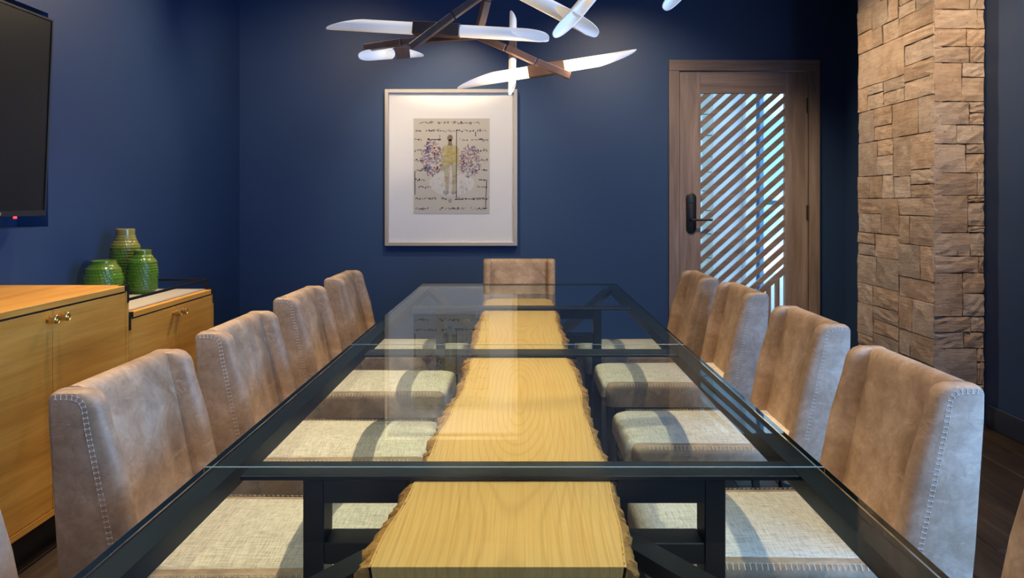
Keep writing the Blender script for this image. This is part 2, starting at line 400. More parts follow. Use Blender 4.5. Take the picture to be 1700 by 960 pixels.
# ---- window in right wall, behind the camera
win = empty('window_1', (XR, .325, WIN[2]), 'tall window with dark frame in the right wall beside the camera', 'window'); win['kind'] = 'structure'
for b in ((WIN[0], WIN[0]+.06, WIN[2], WIN[3]), (WIN[1]-.06, WIN[1], WIN[2], WIN[3]), (WIN[0]+.06, WIN[1]-.06, WIN[2], WIN[2]+.06), (WIN[0]+.06, WIN[1]-.06, WIN[3]-.06, WIN[3]), (.295, .355, WIN[2]+.06, WIN[3]-.06)):
    bm = NB(); box(bm, XR+.03, XR+.09, *b); obj('window_frame', bm, MAT['black'], win)
for y0, y1 in ((WIN[0]+.06, .295), (.355, WIN[1]-.06)):
    bm = NB(); box(bm, XR+.055, XR+.061, y0, y1, WIN[2]+.06, WIN[3]-.06); obj('pane', bm, MAT['doorglass'], win)

# ---- outside, seen through the door glass
mo = M('pale_render', (.62,.68,.72), .85); vv = mo.coords(); mo.color(mo.ramp(mo.noise(5, vv, 5), [(.3, (.60,.67,.72)), (.7, (.70,.76,.80))])); pale = mo.m
mo = M('paving', (.5,.5,.48), .9); paving = mo.m
out_st = M('grey_block', (.38,.42,.38), .9); vv = out_st.coords(); out_st.color(out_st.ramp(out_st.noise(6, vv, 6), [(.3, (.30,.35,.31)), (.7, (.50,.55,.50))])); out_st = out_st.m
bm = NB(); box(bm, -3, 9, YB+.14, 14, -.16, -.04); struct(obj('floor_outside', bm, paving), 'pale paving outside the door', 'ground')
YO = 9.0
ox = lambda px: (px-VX)/F*YO
pil = empty('stone_pier', ((ox(1100)+ox(1184))/2, YO+.2, -.04), 'grey block pier outside the glass door', 'pier')
bm = NB(); box(bm, ox(1100), ox(1184)-.012, YO+.012, YO+.4, -.04, 3.4); obj('core', bm, MAT['mortar'], pil)
rr = random.Random(3); z = -.04
while z < 3.3:
    h = rr.uniform(.16, .30); x = ox(1100)
    while x < ox(1184)-.03:
        wd = min(rr.uniform(.18, .40), ox(1184)-x)
        if ox(1184)-x-wd < .1: wd = ox(1184)-x
        bm = NB(); box(bm, x+.004, x+wd-.004, YO-rr.uniform(0, .02), YO+.05, z+.004, z+h-.004); obj('block', bm, out_st, pil); x += wd
    z += h
for nm, a, b, yy, lab in (('courtyard_wall', 1184, 1238, YO+.12, 'smooth pale wall panel outside the glass door'), ('courtyard_wall', 1238, 1255, YO+.0, 'narrow bright pale pilaster outside the glass door')):
    bm = NB(); box(bm, ox(a), ox(b), yy, yy+.3, -.04, 3.6); bevel(bm, .004, 1); tag(obj(nm, bm, pale), lab, 'wall')
fr = empty('window_screen', (ox(1280), YO+.1, -.04), 'blue-grey glazed frame screen outside the door', 'screen')
blue = M('blue_frame', (.03,.10,.20), .4).m; blue2 = M('blue_panel', (.10,.30,.52), .5).m
for a, b in ((1255, 1257.5), (1262, 1264.5), (1385, 1392)):
    bm = NB(); box(bm, ox(a), ox(b), YO+.06, YO+.14, -.04, 3.4); obj('mullion', bm, blue, fr)
bm = NB(); box(bm, ox(1257.5), ox(1262), YO+.09, YO+.11, -.04, 3.4); obj('panel', bm, blue2, fr)
bm = NB(); box(bm, ox(1264.5), ox(1272), YO+.09, YO+.11, -.04, 3.4); obj('panel', bm, blue2, fr)
bm = NB(); box(bm, ox(1272), ox(1385), YO+.07, YO+.13, CZ-.05, CZ+.0); obj('transom', bm, blue, fr)
bm = NB(); box(bm, ox(1272), ox(1385), YO+.095, YO+.105, -.04, 3.4); obj('pane', bm, MAT['doorglass'], fr)

# ---- stone column
CX0, CX1, CY0, CY1 = 2.322, XR-.004, 4.41, 5.405
col = empty('stone_column', ((CX0+CX1)/2, (CY0+CY1)/2, 0), 'tan split-face sandstone column against the right wall', 'column')
bm = NB(); box(bm, CX0+.03, CX1, CY0+.03, CY1, 0, CEIL-.004); obj('core', bm, MAT['mortar'], col)
def stone(face, u0, u1, v0, v1, rnd, corner=False):
    """face 'front': u = x ; 'side': u = y. v = z"""
    g = .0028; u0 += g; u1 -= g; v0 += g; v1 -= g
    if u1-u0 < .012 or v1-v0 < .012: return
    k_ = 1.5 if face == 'front' else 1.0; pr = rnd.uniform(0, .008); N = 4
    bm = NB(); G = []
    ju, jv = min(.005, (u1-u0)*.06), min(.004, (v1-v0)*.06)
    tl, tr_ = rnd.uniform(-.004, .004), rnd.uniform(-.004, .004)
    for i in range(N+1):
        row = []
        for j in range(N+1):
            a, b = i/N, j/N
            u = u0+(u1-u0)*a+rnd.uniform(-ju, ju)*(.8 if 0 < i < N else .5); v = v0+(v1-v0)*b+rnd.uniform(-jv, jv)*(.8 if 0 < j < N else .5)
            e = (i in (0, N)) or (j in (0, N))
            dep = pr+tl*(a-.5)+tr_*(b-.5)+k_*rnd.uniform(-.0025, .003)-k_*(.0025 if e else 0)
            row.append((u, v, dep))
        G.append(row)
    def wp(u, v, dep):
        return (u, CY0-dep, v) if face == 'front' else (CX0-dep, u, v)
    V = [[bm.verts.new(wp(*c)) for c in r] for r in G]
    for i in range(N):
        for j in range(N): bm.faces.new([V[i][j], V[i+1][j], V[i+1][j+1], V[i][j+1]])
    rim = [(i, 0) for i in range(N)]+[(N, j) for j in range(N)]+[(i, N) for i in range(N, 0, -1)]+[(0, j) for j in range(N, 0, -1)]
    back = [bm.verts.new(wp(G[i][j][0], G[i][j][1], -.045)) for i, j in rim]
    for k in range(len(rim)):
        a, b = rim[k], rim[(k+1) % len(rim)]
        bm.faces.new([V[a[0]][a[1]], V[b[0]][b[1]], back[(k+1) % len(rim)], back[k]])
    bm.faces.new(back)
    obj('stone', bm, MAT['stone'], col, False)
rs = random.Random(11)
def cx(p): return (1380+p/2.6667-VX)/F*CY0
def cz(p): return CZ-(p/2.6667-VY)/F*CY0
front = []   # (u0,u1,v0,v1)
def fr_row(y0, y1, split, rights=None, zf=cz, xf=cx):
    front.append((CX0, xf(split), zf(y1), zf(y0)))
    for a, b in (rights or [(y0, y1)]): front.append((xf(split), CX1, zf(b), zf(a)))
fr_row(-60, 42, 612); fr_row(42, 128, 645); fr_row(128, 207, 597); fr_row(207, 278, 610)
fr_row(278, 450, 577, [(278, 342), (342, 450)]); fr_row(450, 552, 612, [(450, 500), (500, 552)]); fr_row(552, 637, 555)
fr_row(637, 765, 597, [(637, 680), (680, 765)]); fr_row(765, 865, 645); fr_row(865, 1030, 604, [(865, 897), (897, 1000), (1000, 1030)])
cz2 = lambda p: CZ-(330+p/2.4625-VY)/F*CY0
cx2 = lambda p: (1380+p/2.4625-VX)/F*CY0
fr_row(139, 235, 567, None, cz2, cx2); fr_row(235, 304, 602, None, cz2, cx2); fr_row(304, 482, 536, [(304, 388), (388, 482)], cz2, cx2)
fr_row(482, 545, 570, None, cz2, cx2); fr_row(545, 612, 540, None, cz2, cx2); fr_row(612, 762, 597, [(612, 668), (668, 762)], cz2, cx2)
z1 = cz2(762); z = z1
while z > .02:
    h = min(rs.uniform(.09, .17), z-.004); s = rs.uniform(.35, .75)
    front += [(CX0, CX0+(CX1-CX0)*s, z-h, z), (CX0+(CX1-CX0)*s, CX1, z-h, z)]; z -= h
z = cz(-60)
while z < CEIL-.03:
    h = min(rs.uniform(.10, .17), CEIL-.006-z); s = rs.uniform(.4, .7)
    front += [(CX0, CX0+(CX1-CX0)*s, z, z+h), (CX0+(CX1-CX0)*s, CX1, z, z+h)]; z += h
for f in front: stone('front', *f, rs)
side = []
def split(u0, u1, v0, v1, dep=0):
    wu, wv = u1-u0, v1-v0
    if (wu < .42 and wv < .15 and (rs.random() < .8 or wu < .24)) or (wu < .20 and wv < .27) or (wu < .34 and wv < .25 and rs.random() < .55):
        side.append((u0, u1, v0, v1)); return
    if (wv > .15 and wv > wu*.5) and not (wu > .45 and rs.random() < .5) or wu < .18:
        t = rs.uniform(.35, .65)*wv; split(u0, u1, v0, v0+t); split(u0, u1, v0+t, v1)
    else:
        t = rs.uniform(.32, .68)*wu; split(u0, u0+t, v0, v1); split(u0+t, u1, v0, v1)
split(CY0-.002, CY1, .004, CEIL-.006)
for s_ in side: stone('side', *s_, rs)

# ================================================================== DINING TABLE
TX, TZ, TY0, TY1, HW = -.014, .75, .60, 4.83, .597
table = empty('dining_table', (TX, 2.7, 0), 'long glass-topped dining table with a live-edge wood slab and black steel frame', 'table')
GT = .012
for y0, y1, je, jr in ((TY0, 1.506, 2, 1), (1.508, 2.789, 1, 1), (2.791, TY1, 1, 2)):
    bm = NB(); e = .0014
    xa, xb = TX-HW, TX+HW
    lo = [(xa, y0, TZ-GT), (xb, y0, TZ-GT), (xb, y1, TZ-GT), (xa, y1, TZ-GT)]; mid = [(x, y, TZ-e) for x, y, z in lo]
    up_ = [(xa+e, y0+e, TZ), (xb-e, y0+e, TZ), (xb-e, y1-e, TZ), (xa+e, y1-e, TZ)]
    A, B, D = [[bm.verts.new(p) for p in r] for r in (lo, mid, up_)]
    bm.faces.new(A[::-1]).material_index = 1; bm.faces.new(D).material_index = 0
    for k in range(4):
        f = bm.faces.new([A[k], A[(k+1)%4], B[(k+1)%4], B[k]]); f.material_index = (je, 2, jr, 2)[k]
        f = bm.faces.new([B[k], B[(k+1)%4], D[(k+1)%4], D[k]]); f.material_index = 3
    obj('glass_pane', bm, [MAT['glass_top'], MAT['glass_low'], MAT['glass_edge'], MAT['glass_arris_glint']], table)
zb0, zb1 = TZ-GT-.0095, TZ-GT-.0005
for s in (-1, 1):
    bm = NB()
    a, b = sorted((TX+s*(HW-.003), TX+s*(HW-.052))); box(bm, a, b, TY0+.02, TY1-.03, zb0, zb1)
    a, b = sorted((TX+s*(HW-.016), TX+s*(HW-.036))); box(bm, a, b, TY0+.03, TY1-.04, zb0-.045, zb0)
    obj('side_rail', bm, MAT['steel'], table)
for y0, y1 in ((1.493, 1.578), (2.668, 2.772), (3.81, 3.92)):
    bm = NB(); box(bm, TX-HW+.0745, TX+HW-.0525, y0, y1, zb0, zb1); bevel(bm, .0012, 1); obj('cross_bar', bm, MAT['steel'], table)
ZS = .7265
for y0, y1 in ((1.500, 1.570), (3.83, 3.90)):
    for s in (-1, 1):
        xa, xb = sorted((TX+s*.405, TX+s*.365))
        bm = NB(); box(bm, xa, xb, y0, y1, 0, zb0-.0005); bevel(bm, .002, 1); obj('post', bm, MAT['steel'], table)
        # diagonal brace from the lower beam out to the corner of the top
        ye = y0-.82 if y0 < 2 else y1+.82
        bm = NB(); bar(bm, (TX+s*.20, (y0+y1)/2, .60), (TX+s*.53, ye, .715), .05, .03); obj('brace', bm, MAT['steel'], table)
        bm = NB(); bar(bm, (TX+s*.365, (y0+y1)/2, .10), (TX+s*.02, (y0+y1)/2, .55), .03, .05, Vector((0,1,0))); obj('brace', bm, MAT['steel'], table)
    for s in (-1, 1):
        xa, xb = (TX-.365, -.222) if s < 0 else (.185, TX+.365)
        bm = NB(); box(bm, xa, xb, y0, y1, .683, zb0-.0005); obj('beam', bm, MAT['steel'], table)
    bm = NB(); box(bm, TX-.365, TX+.365, y0, y1, .565, .606); bevel(bm, .002, 1); obj('beam', bm, MAT['steel'], table)
# live-edge slab: measured outline of the wood (photo row, left, right) -> metres
rows = [(942, 612, 1046, 594, 1060), (868, 652, 1028, 638, 1041), (797, 688.5, 1009.5, 678, 1018), (745, 716, 993, 703, 1002), (700, 743, 976, 731, 985), (640, 769, 960, 760, 969),
        (590, 787, 941, 776, 949.5), (573, 788.5, 934, 782, 941.5), (550, 797, 928, 789, 935.5), (512, 805, 920, 801, 923), (497, 808, 916, 804, 919)]
hs = CZ-ZS
ED = []
for py, a, b, c, d in rows:
    q = hs/(py-VY); ED.append((F*q, (a-VX)*q, (b-VX)*q, (c-VX)*q, (d-VX)*q))
def interp(y, k):
    for i in range(len(ED)-1):
        if ED[i][0] <= y <= ED[i+1][0]:
            t = (y-ED[i][0])/(ED[i+1][0]-ED[i][0]); return ED[i][k]*(1-t)+ED[i+1][k]*t
    return ED[0][k] if y < ED[0][0] else ED[-1][k]
rw = random.Random(5)
SY0, SY1, ST = ED[0][0], ED[-1][0]+.03, .075
N = 130; ys = [SY0+(SY1-SY0)*i/N for i in range(N+1)]
wob = [(.003*math.sin(y*9)+.002*math.sin(y*23+1), .003*math.sin(y*8+2)+.002*math.sin(y*21)) for y in ys]
bm = NB(); rings = []
for i, y in enumerate(ys):
    e = .035*max(0, 1-(SY1-y)/.07)          # the far corners are clipped
    l, r = interp(y, 1)+wob[i][0]+e, interp(y, 2)+wob[i][1]-e
    rings.append([(l+(r-l)*t, y, ZS) for t in (0, .25, .5, .75, 1)]+[(r-.012, y, ZS-ST), (l+.012, y, ZS-ST)])
loft(bm, rings)
slab = obj('wood_slab', bm, MAT['slab'], table, label='pale live-edge maple slab with bark edges under the glass')
for side_, k, kw in ((-1, 1, 3), (1, 2, 4)):
    bm = NB(); rings = []; lump = 0; Nb = 420
    for i in range(Nb+1):
        y = SY0+(SY1-SY0)*i/Nb
        e = .035*max(0, 1-(SY1-y)/.07)
        fx = .003*math.sin(y*(9 if k == 1 else 8)+(0 if k == 1 else 2))+.002*math.sin(y*(23 if k == 1 else 21)+(1 if k == 1 else 0))
        inn = interp(y, k)+fx-side_*e; wd = max(.008, abs(interp(y, kw)-interp(y, k)))
        lump = lump*.72+rw.uniform(-1, 1)*.28
        w1 = wd*(1.0+1.1*lump+rw.uniform(-.40, .40)); w1 = max(.003, w1)
        n_ = lambda a: rw.uniform(-a, a)
        rings.append([(inn-side_*.004, y, ZS+.0002), (inn+side_*w1*.5, y, ZS-.003+n_(.0025)), (inn+side_*w1, y, ZS-.012+n_(.004)),
                      (inn+side_*(w1*.95+n_(.006)), y, ZS-.030+n_(.004)), (inn+side_*(w1*.75+n_(.006)-.004), y, ZS-.052+n_(.004)), (inn-side_*.008, y, ZS-ST), (inn-side_*.016, y, ZS-ST+.002)])
    loft(bm, rings)
    obj('bark_edge', bm, MAT['bark'], slab, label='rough orange-brown bark edge')

# ================================================================== CHAIRS
CWD, WT = .48, .054
def seam_x(z): return -.285+(.842-z)*.2066
def make_chair():
    root = empty('wing_chair', (0,0,0), 'x', 'chair')
    # wings ---------------------------------------------------------------
    # seam contour (x,z) with outward normal and roll depth
    cont = []
    cont += [((-.318, .36), (-1, 0), .008), ((-.333, .52), (-1, 0), .008), ((-.345, .70), (-1, 0), .008), ((-.351, .80), (-1, 0), .009)]
    for a in (170, 150, 130, 110, 95):
        t = math.radians(a); cont.append(((-.341+.011*math.cos(t), .8465+.011*math.sin(t)), (math.cos(t), math.sin(t)), .009+.002*math.sin(t)))
    cont += [((-.325, .8578), (0, 1), .0112), ((-.314, .8575), (0, 1), .0112)]
    R_ = .030; cxx, czz = seam_x(.82)-R_, .827
    for a in (80, 62, 44, 26, 10):
        t = math.radians(a); cont.append(((cxx+R_*math.cos(t), czz+R_*math.sin(t)), (math.cos(t), math.sin(t)), .0115+.020*math.cos(t)**1.5))
    for z in (.79, .74, .68, .62, .56, .50, .44, .40, .36):
        cont.append(((seam_x(z), z), (.98, .2), min(.045, .033+(.80-z)*.10)))
    for s in (-1, 1):
        bm = NB(); rings = []; K = 9
        for i in range(K+1):
            th = -PI/2+PI*i/K
            rings.append([(p[0]+n[0]*dp*math.cos(th)**.6 if abs(th) < PI/2-.01 else p[0], s*(CWD/2-WT/2)+math.sin(th)*WT/2, p[1]+(n[1]*dp*math.cos(th)**.6 if abs(th) < PI/2-.01 else 0)) for p, n, dp in cont])
        loft(bm, rings)
        wing = obj('wing', bm, MAT['leather'], root, True, True)
        # whip stitching on the outer side seam
        bm = NB(); pts = [Vector((p[0], 0, p[1])) for p, n, dp in cont[8:-3]]; nor = [Vector((n[0], 0, n[1])) for p, n, dp in cont[8:-3]]
        step = .0115; acc = 0
        yo = s*CWD/2
        for i in range(len(pts)-1):
            a, b = pts[i], pts[i+1]; L = (b-a).length; t = acc
            while t < L:
                c = a.lerp(b, t/L); n = nor[i].lerp(nor[i+1], t/L).normalized(); tg = (b-a).normalized()
                c1 = c-n*.006+Vector((0, yo+s*.0006, 0)); c2 = c+n*.0035+Vector((0, yo-s*.0002, 0))
                bar(bm, c1, c2, .0013, .0013)
                bar(bm, c1-tg*.0035, c1+tg*.0035, .0009, .0009); bar(bm, c2-tg*.0035, c2+tg*.0035, .0009, .0009)
                t += step
            acc = t-L
        obj('stitching', bm, MAT['thread'], wing, False, True)['kind'] = 'stuff'
    # backrest --------------------------------------------------------------
    prof = [(-.322, .37), (-.338, .55), (-.350, .72), (-.357, .81), (-.358, .845), (-.352, .862), (-.340, .8685), (-.322, .869), (-.312, .866), (-.304, .858), (-.299, .842), (-.294, .815)]
    prof += [(seam_x(z)-.012, z) for z in (.76, .70, .64, .58, .52, .47, .42, .37)]
    bm = NB(); rings = []; yw = CWD/2-WT+.004
    for i in range(9):
        u = -1+2*i/8; crown = .009*(1-u**4)
        rings.append([(x+(crown*min(1, max(0, (.86-z)/.06)) if (j > 9) else 0), u*yw, z) for j, (x, z) in enumerate(prof)])
    loft(bm, rings); obj('backrest', bm, MAT['leather'], root, True, True)
    # seat: leather box + linen top --------------------------------------------------
    def cushion(x0, x1, hy, z0, z1, r, crown, taper):
        bm = NB(); rings = []
        nzs = [(z0, -r*.5), (z0+r*.4, 0), (z1-r, 0), (z1-r*.55, -r*.11), (z1-r*.22, -r*.38), (z1-r*.05, -r*.72), (z1, -r*1.15)]
        for z, ins in nzs:
            pts = []; rc = .035; xa, xb, h = x0-ins*0, x1+ins, hy+ins
            for cxn, cyn, a0 in ((xb-rc, h-rc-taper, 0), (xa+.01, h-.01, 90), (xa+.01, -h+.01, 180), (xb-rc, -h+rc+taper, 270)):
                rad = rc if cxn > 0 else .01
                for q in range(6):
                    t = math.radians(a0+90*q/5); pts.append((cxn+rad*math.cos(t), cyn+rad*math.sin(t), z))
            rings.append(pts)
        ctr = [((x0+x1)/2, 0)]
        last = rings[-1]
        for f in (.85, .65, .4, .15):
            rings.append([(ctr[0][0]+(p[0]-ctr[0][0])*f, p[1]*f, z1+crown*(1-f*f)) for p in last])
        loft(bm, rings); return bm
    obj('seat', cushion(-.30, .330, .238, .372, .480, .024, 0, .012), MAT['leather'], root, True, True)
    obj('seat_cushion', cushion(-.235, .350, .212, .40, .487, .034, .012, .014), MAT['linen'], root, True, True, label='oatmeal linen seat top')
    bm = NB()
    for s in (-1, 1):
        x = -.20
        while x < .285:
            y = s*(.237-(.012*(x+.3)/.63)); bar(bm, (x, y-s*.010, .4795), (x, y+s*.0005, .470), .0014, .0014); bar(bm, (x-.0045, y-s*.010, .4800), (x+.0045, y-s*.010, .4800), .0012, .0012); x += .0125
    obj('seat_stitching', bm, MAT['thread'], root, False, True)['kind'] = 'stuff'
    for lx, ly, dx in ((.27, .18, .0), (.27, -.18, .0), (-.27, .19, -.05), (-.27, -.19, -.05)):
        bm = NB(); rings = [[(lx+dx+i*.014, ly+j*.014, 0) for i, j in ((-1,-1),(1,-1),(1,1),(-1,1))], [(lx+i*.022, ly+j*.022, .374) for i, j in ((-1,-1),(1,-1),(1,1),(-1,1))]]
        loft(bm, rings); bevel(bm, .003, 1); obj('leg', bm, MAT['leg'], root, False, True)
    return root
def copy_tree(o, parent=None):
    c = o.copy(); C.objects.link(c); c.parent = parent
    for ch in list(o.children): copy_tree(ch, c)
    return c
proto = make_chair()
BX = .36
# near-corner depth and outer-back X measured in the photo
left = [(.82, .985), (1.616, .981), (2.339, .979), (3.162, 1.007), (3.97, 1.005)]
right = [(.875, .985), (1.668, .99), (2.474, 1.043), (3.326, 1.054), (3.97, 1.005)]
chairs = []
LL = ['leather wing chair nearest the camera, cut off by the left edge of the photo',
      'large leather wing chair on the left, in front of the tall oak cabinet',
      'leather wing chair on the left, third from the camera, before the low cabinet',
      'leather wing chair on the left, fourth from the camera',
      'farthest leather wing chair on the left side of the table']
RL = ['leather wing chair nearest the camera, cut off by the right edge of the photo',
      'large leather wing chair on the right, overlapping the foot of the stone column',
      'leather wing chair on the right, third from the camera',
      'leather wing chair on the right, fourth from the camera, before the slatted door',
      'farthest leather wing chair on the right, at the left part of the door']
for (d, x), lab in zip(left, LL): chairs.append(((-(x-BX), d+CWD/2, 0), 0, lab))
for (d, x), lab in zip(right, RL): chairs.append(((x-BX, d+CWD/2, 0), PI, lab))
chairs.append((((862-VX)/F*5.33, 5.33-BX, 0), -PI/2, 'tan leather wing chair at the head of the table below the framed print'))
for i, (loc, rz, lab) in enumerate(chairs):
    o = proto if i == 0 else copy_tree(proto)
    o.location = loc; o.rotation_euler = (0, 0, rz); o['label'] = lab; o['group'] = 'leather wing chairs around the dining table'

# ================================================================== CABINETS
XF = -1.686
def knob(parent, x, y, z):
    bm = NB(); cyl(bm, (x, y, z), (x+.020, y, z), .007, n=16); rings = []
    for xx, r in ((x+.012, .0125), (x+.014, .0155), (x+.036, .0155), (x+.038, .0135), (x+.032, .0115)):
        rings.append([(xx, y+math.cos(2*PI*k/24)*r, z+math.sin(2*PI*k/24)*r) for k in range(24)])
    loft(bm, rings); obj('knob', bm, MAT['brass'], parent, True, label='brushed brass round knob')
def cabinet(name, y0, y1, top, doors, label, inset=None):
    c = empty(name, ((XF+XL)/2, (y0+y1)/2, 0), label, 'cabinet', 'oak cabinets along the left wall')
    xb = XL+.002; zb = .128; tt = .024
    bm = NB(); box(bm, xb, XF-.022, y0, y1, zb, top-tt); obj('body', bm, MAT['oak'], c)
    bm = NB(); box(bm, xb, XF, y0, y1, top-tt, top); bevel(bm, .0015, 1); tp = obj('top', bm, MAT['oak'], c)
    bm = NB(); box(bm, XF-.022, XF, y0, y1, zb, zb+.022); obj('bottom_rail', bm, MAT['oak'], c)
    for a, b in ((y0, y0+.022), (y1-.022, y1)):
        bm = NB(); box(bm, XF-.022, XF, a, b, zb+.022, top-tt-.002); obj('stile', bm, MAT['oak'], c)
    w_ = (y1-y0-.044)/doors
    for i in range(doors):
        a = y0+.022+w_*i
        bm = NB(); box(bm, XF-.021, XF-.001, a+.002, a+w_-.002, zb+.025, top-tt-.007); bevel(bm, .0012, 1)
        dr = obj('cabinet_door', bm, MAT['oak'], c)
        ky = a+w_-.034 if i % 2 == 0 else a+.034
        knob(dr, XF-.001, ky, top-tt-.036)
    bm = NB(); box(bm, xb+.03, XF-.06, y0+.04, y1-.04, 0, zb); obj('plinth', bm, MAT['black'], c)
    bm = NB(); box(bm, XF-.021, XF-.006, y0+.022, y1-.022, top-tt-.0065, top-tt-.0005); obj('reveal_strip', bm, MAT['black'], c)
    for yc in (y0, y1):      # black corner brackets
        s = 1 if yc == y0 else -1
        bm = NB(); box(bm, XF-.03, XF+.0015, *sorted((yc-s*.0015, yc+s*.034)), top-.022, top+.0015)
        box(bm, XF-.03, XF+.0015, *sorted((yc-s*.0015, yc+s*.014)), top-.075, top-.022); obj('corner_bracket', bm, MAT['black'], c)
    if inset:
        bm = NB(); box(bm, xb+.012, XF-.035, y0+.014, y1-.014, top-.004, top+.002); obj('tray_top', bm, MAT['tray'], c, label='cream inset tray top')
        bm = NB(); zr = top+.052; xr = XF-.030; r = .0055
        bar(bm, (xr, y0+.012, zr), (xr, y1-.012, zr), .011, .011); bar(bm, (xr-.0055, y1-.0175, zr), (xb+.01, y1-.0175, zr), .011, .011)
        for x, y in ((xr, y0+.018), (xr, y1-.0176), (xb+.02, y1-.0176)): box(bm, x-r, x+r, y-r, y+r, top, zr-.005)
        obj('gallery_rail', bm, MAT['black'], c, label='thin black gallery rail')
    return c
cabinet('oak_cabinet', 1.236, 3.36, .900, 4, 'tall honey oak cabinet with brass knobs under the television')
cabinet('oak_bar_cabinet', 3.364, 4.285, .779, 2, 'low honey oak cabinet with cream tray top and black gallery rail', True)

# vases
def vase(prof, h, rmax, loc, label, rows, colsn):
    bm = NB(); rings = []; NR, NC = rows*5, colsn*4
    def rad(t):
        for i in range(len(prof)-1):
            if prof[i][0] <= t <= prof[i+1][0]:
                u = (t-prof[i][0])/(prof[i+1][0]-prof[i][0]); u = u*u*(3-2*u); return prof[i][1]*(1-u)+prof[i+1][1]*u
        return prof[-1][1]
    for i in range(NR+1):
        t = i/NR; r0 = rad(t)*rmax; z = t*h
        amp = .0036 if .05 < t < .90 else 0
        ring = []
        for k in range(NC):
            a = 2*PI*k/NC
            fr_ = (t*rows) % 1; row = int(t*rows)
            bumpv = abs(math.sin(PI*fr_))**.6*(.15+.85*abs(math.cos(colsn*a/2+row*.8))**.6)
            r = r0+amp*(bumpv-.5); ring.append((loc[0]+r*math.cos(a), loc[1]+r*math.sin(a), loc[2]+z))
        rings.append(ring)
    rt = prof[-1][1]*rmax
    for dr, z in ((-.004, h+.001), (-.008, h-.003), (-.009, h-.05)):
        rings.append([(loc[0]+(rt+dr)*math.cos(2*PI*k/NC), loc[1]+(rt+dr)*math.sin(2*PI*k/NC), loc[2]+z) for k in range(NC)])
    loft(bm, rings)
    return tag(obj('ribbed_vase', bm, MAT['glaze'], None, 'full', loc=loc), label, 'vase', 'green vases on the low cabinet')
VZ = .7812
vase([(0,.80),(.10,.93),(.45,1.0),(.70,.93),(.86,.66),(.90,.60),(1,.60)], .33, .0785, (-2.109, 4.168, VZ), 'tallest green glazed ribbed vase with olive shoulders, at the back', 22, 30)
vase([(0,.78),(.12,.96),(.5,1.0),(.72,.92),(.86,.66),(.90,.56),(1,.56)], .224, .0755, (-1.975, 4.08, VZ), 'bright green ribbed vase of medium height, nearest the gallery rail', 16, 30)
vase([(0,.70),(.20,.95),(.5,1.0),(.75,.88),(.92,.66),(.95,.63),(1,.63)], .182, .0925, (-2.083, 3.90, VZ), 'short squat green ribbed vase half hidden by the taller cabinet', 12, 34)

# ================================================================== TELEVISION
tv = empty('television', (-2.17, 2.75, 1.2), 'large black wall television tilted forward in the recess', 'television')
tb, tt_ = Vector((-2.160, 0, 1.195)), Vector((-2.124, 0, 2.082)); up = (tt_-tb).normalized(); nrm = Vector((up.z, 0, -up.x))
def tvbox(name, y0, y1, u0, u1, n0, n1, mat, parent):
    bm = NB(); v = []
    for y in (y0, y1):
        for u, n in ((u0, n0), (u1, n0), (u1, n1), (u0, n1)):
            p = tb+up*u+nrm*n; v.append(bm.verts.new((p.x, y, p.z)))
    for q in ((0,1,2,3),(7,6,5,4),(0,4,5,1),(1,5,6,2),(2,6,7,3),(3,7,4,0)): bm.faces.new([v[i] for i in q])
    return obj(name, bm, mat, parent)
TH = (tt_-tb).length
tvb = tvbox('housing', 1.98, 3.55, 0, TH, -.040, -.004, MAT['tvbody'], tv)
tvbox('screen', 1.992, 3.538, .026, TH-.010, -.004, -.001, MAT['tvscreen'], tv)
for b in ((1.98, 3.55, 0, .024), (1.98, 3.55, TH-.009, TH)): tvbox('bezel', b[0], b[1], b[2], b[3], -.0038, .003, MAT['tvbody'], tv)
for b in ((1.98, 1.991), (3.539, 3.55)): tvbox('bezel', b[0], b[1], .0245, TH-.0095, -.0038, .003, MAT['tvbody'], tv)
tvbox('standby_light', 3.345, 3.358, -.010, -.001, -.012, -.004, mat_emit('red_led', (1, .03, .03), 2.0, (.4,.01,.01)), tv)
tvbox('maker_badge', 3.13, 3.24, .006, .018, .003, .005, MAT['silver'], tv)
bm = NB(); box(bm, -2.428, -2.20, 2.5, 3.0, 1.5, 1.8); obj('wall_bracket', bm, MAT['black'], tv)
bm = NB(); cyl(bm, (-2.37, 3.36, NZ0+.004), (-2.24, 3.36, 1.30), .005, n=8); obj('cable', bm, MAT['base'], tv)

# ================================================================== FRAMED PRINT
AY = YB-.004
fx0, fx1, fz0, fz1 = px_x(640), px_x(859), px_z(408), px_z(149)
art = empty('framed_print', ((fx0+fx1)/2, AY, fz0), 'framed mixed-media print of a standing figure with wide white mat', 'picture')
fw, fd = .030, .036
for b in ((fx0, fx0+fw, fz0, fz1), (fx1-fw, fx1, fz0, fz1), (fx0+fw, fx1-fw, fz0, fz0+fw), (fx0+fw, fx1-fw, fz1-fw, fz1)):
    bm = NB(); box(bm, b[0], b[1], AY-fd, AY, b[2], b[3]); bevel(bm, .002, 1); obj('frame', bm, MAT['silver'], art)
bm = NB(); box(bm, fx0+fw, fx1-fw, AY-.012, AY-.002, fz0+fw, fz1-fw); obj('mat_board', bm, MAT['mat_board'], art)
ax0, ax1, az0, az1 = px_x(687), px_x(813), px_z(355), px_z(197)
bm = NB(); box(bm, ax0, ax1, AY-.0145, AY-.012, az0, az1); pap = obj('print', bm, MAT['paper'], art)
AW, AH = ax1-ax0, az1-az0
def ap(u, v): return (ax0+u*AW, az1-v*AH)      # u,v in 0..1 from top left of the sheet
YA = AY-.0145
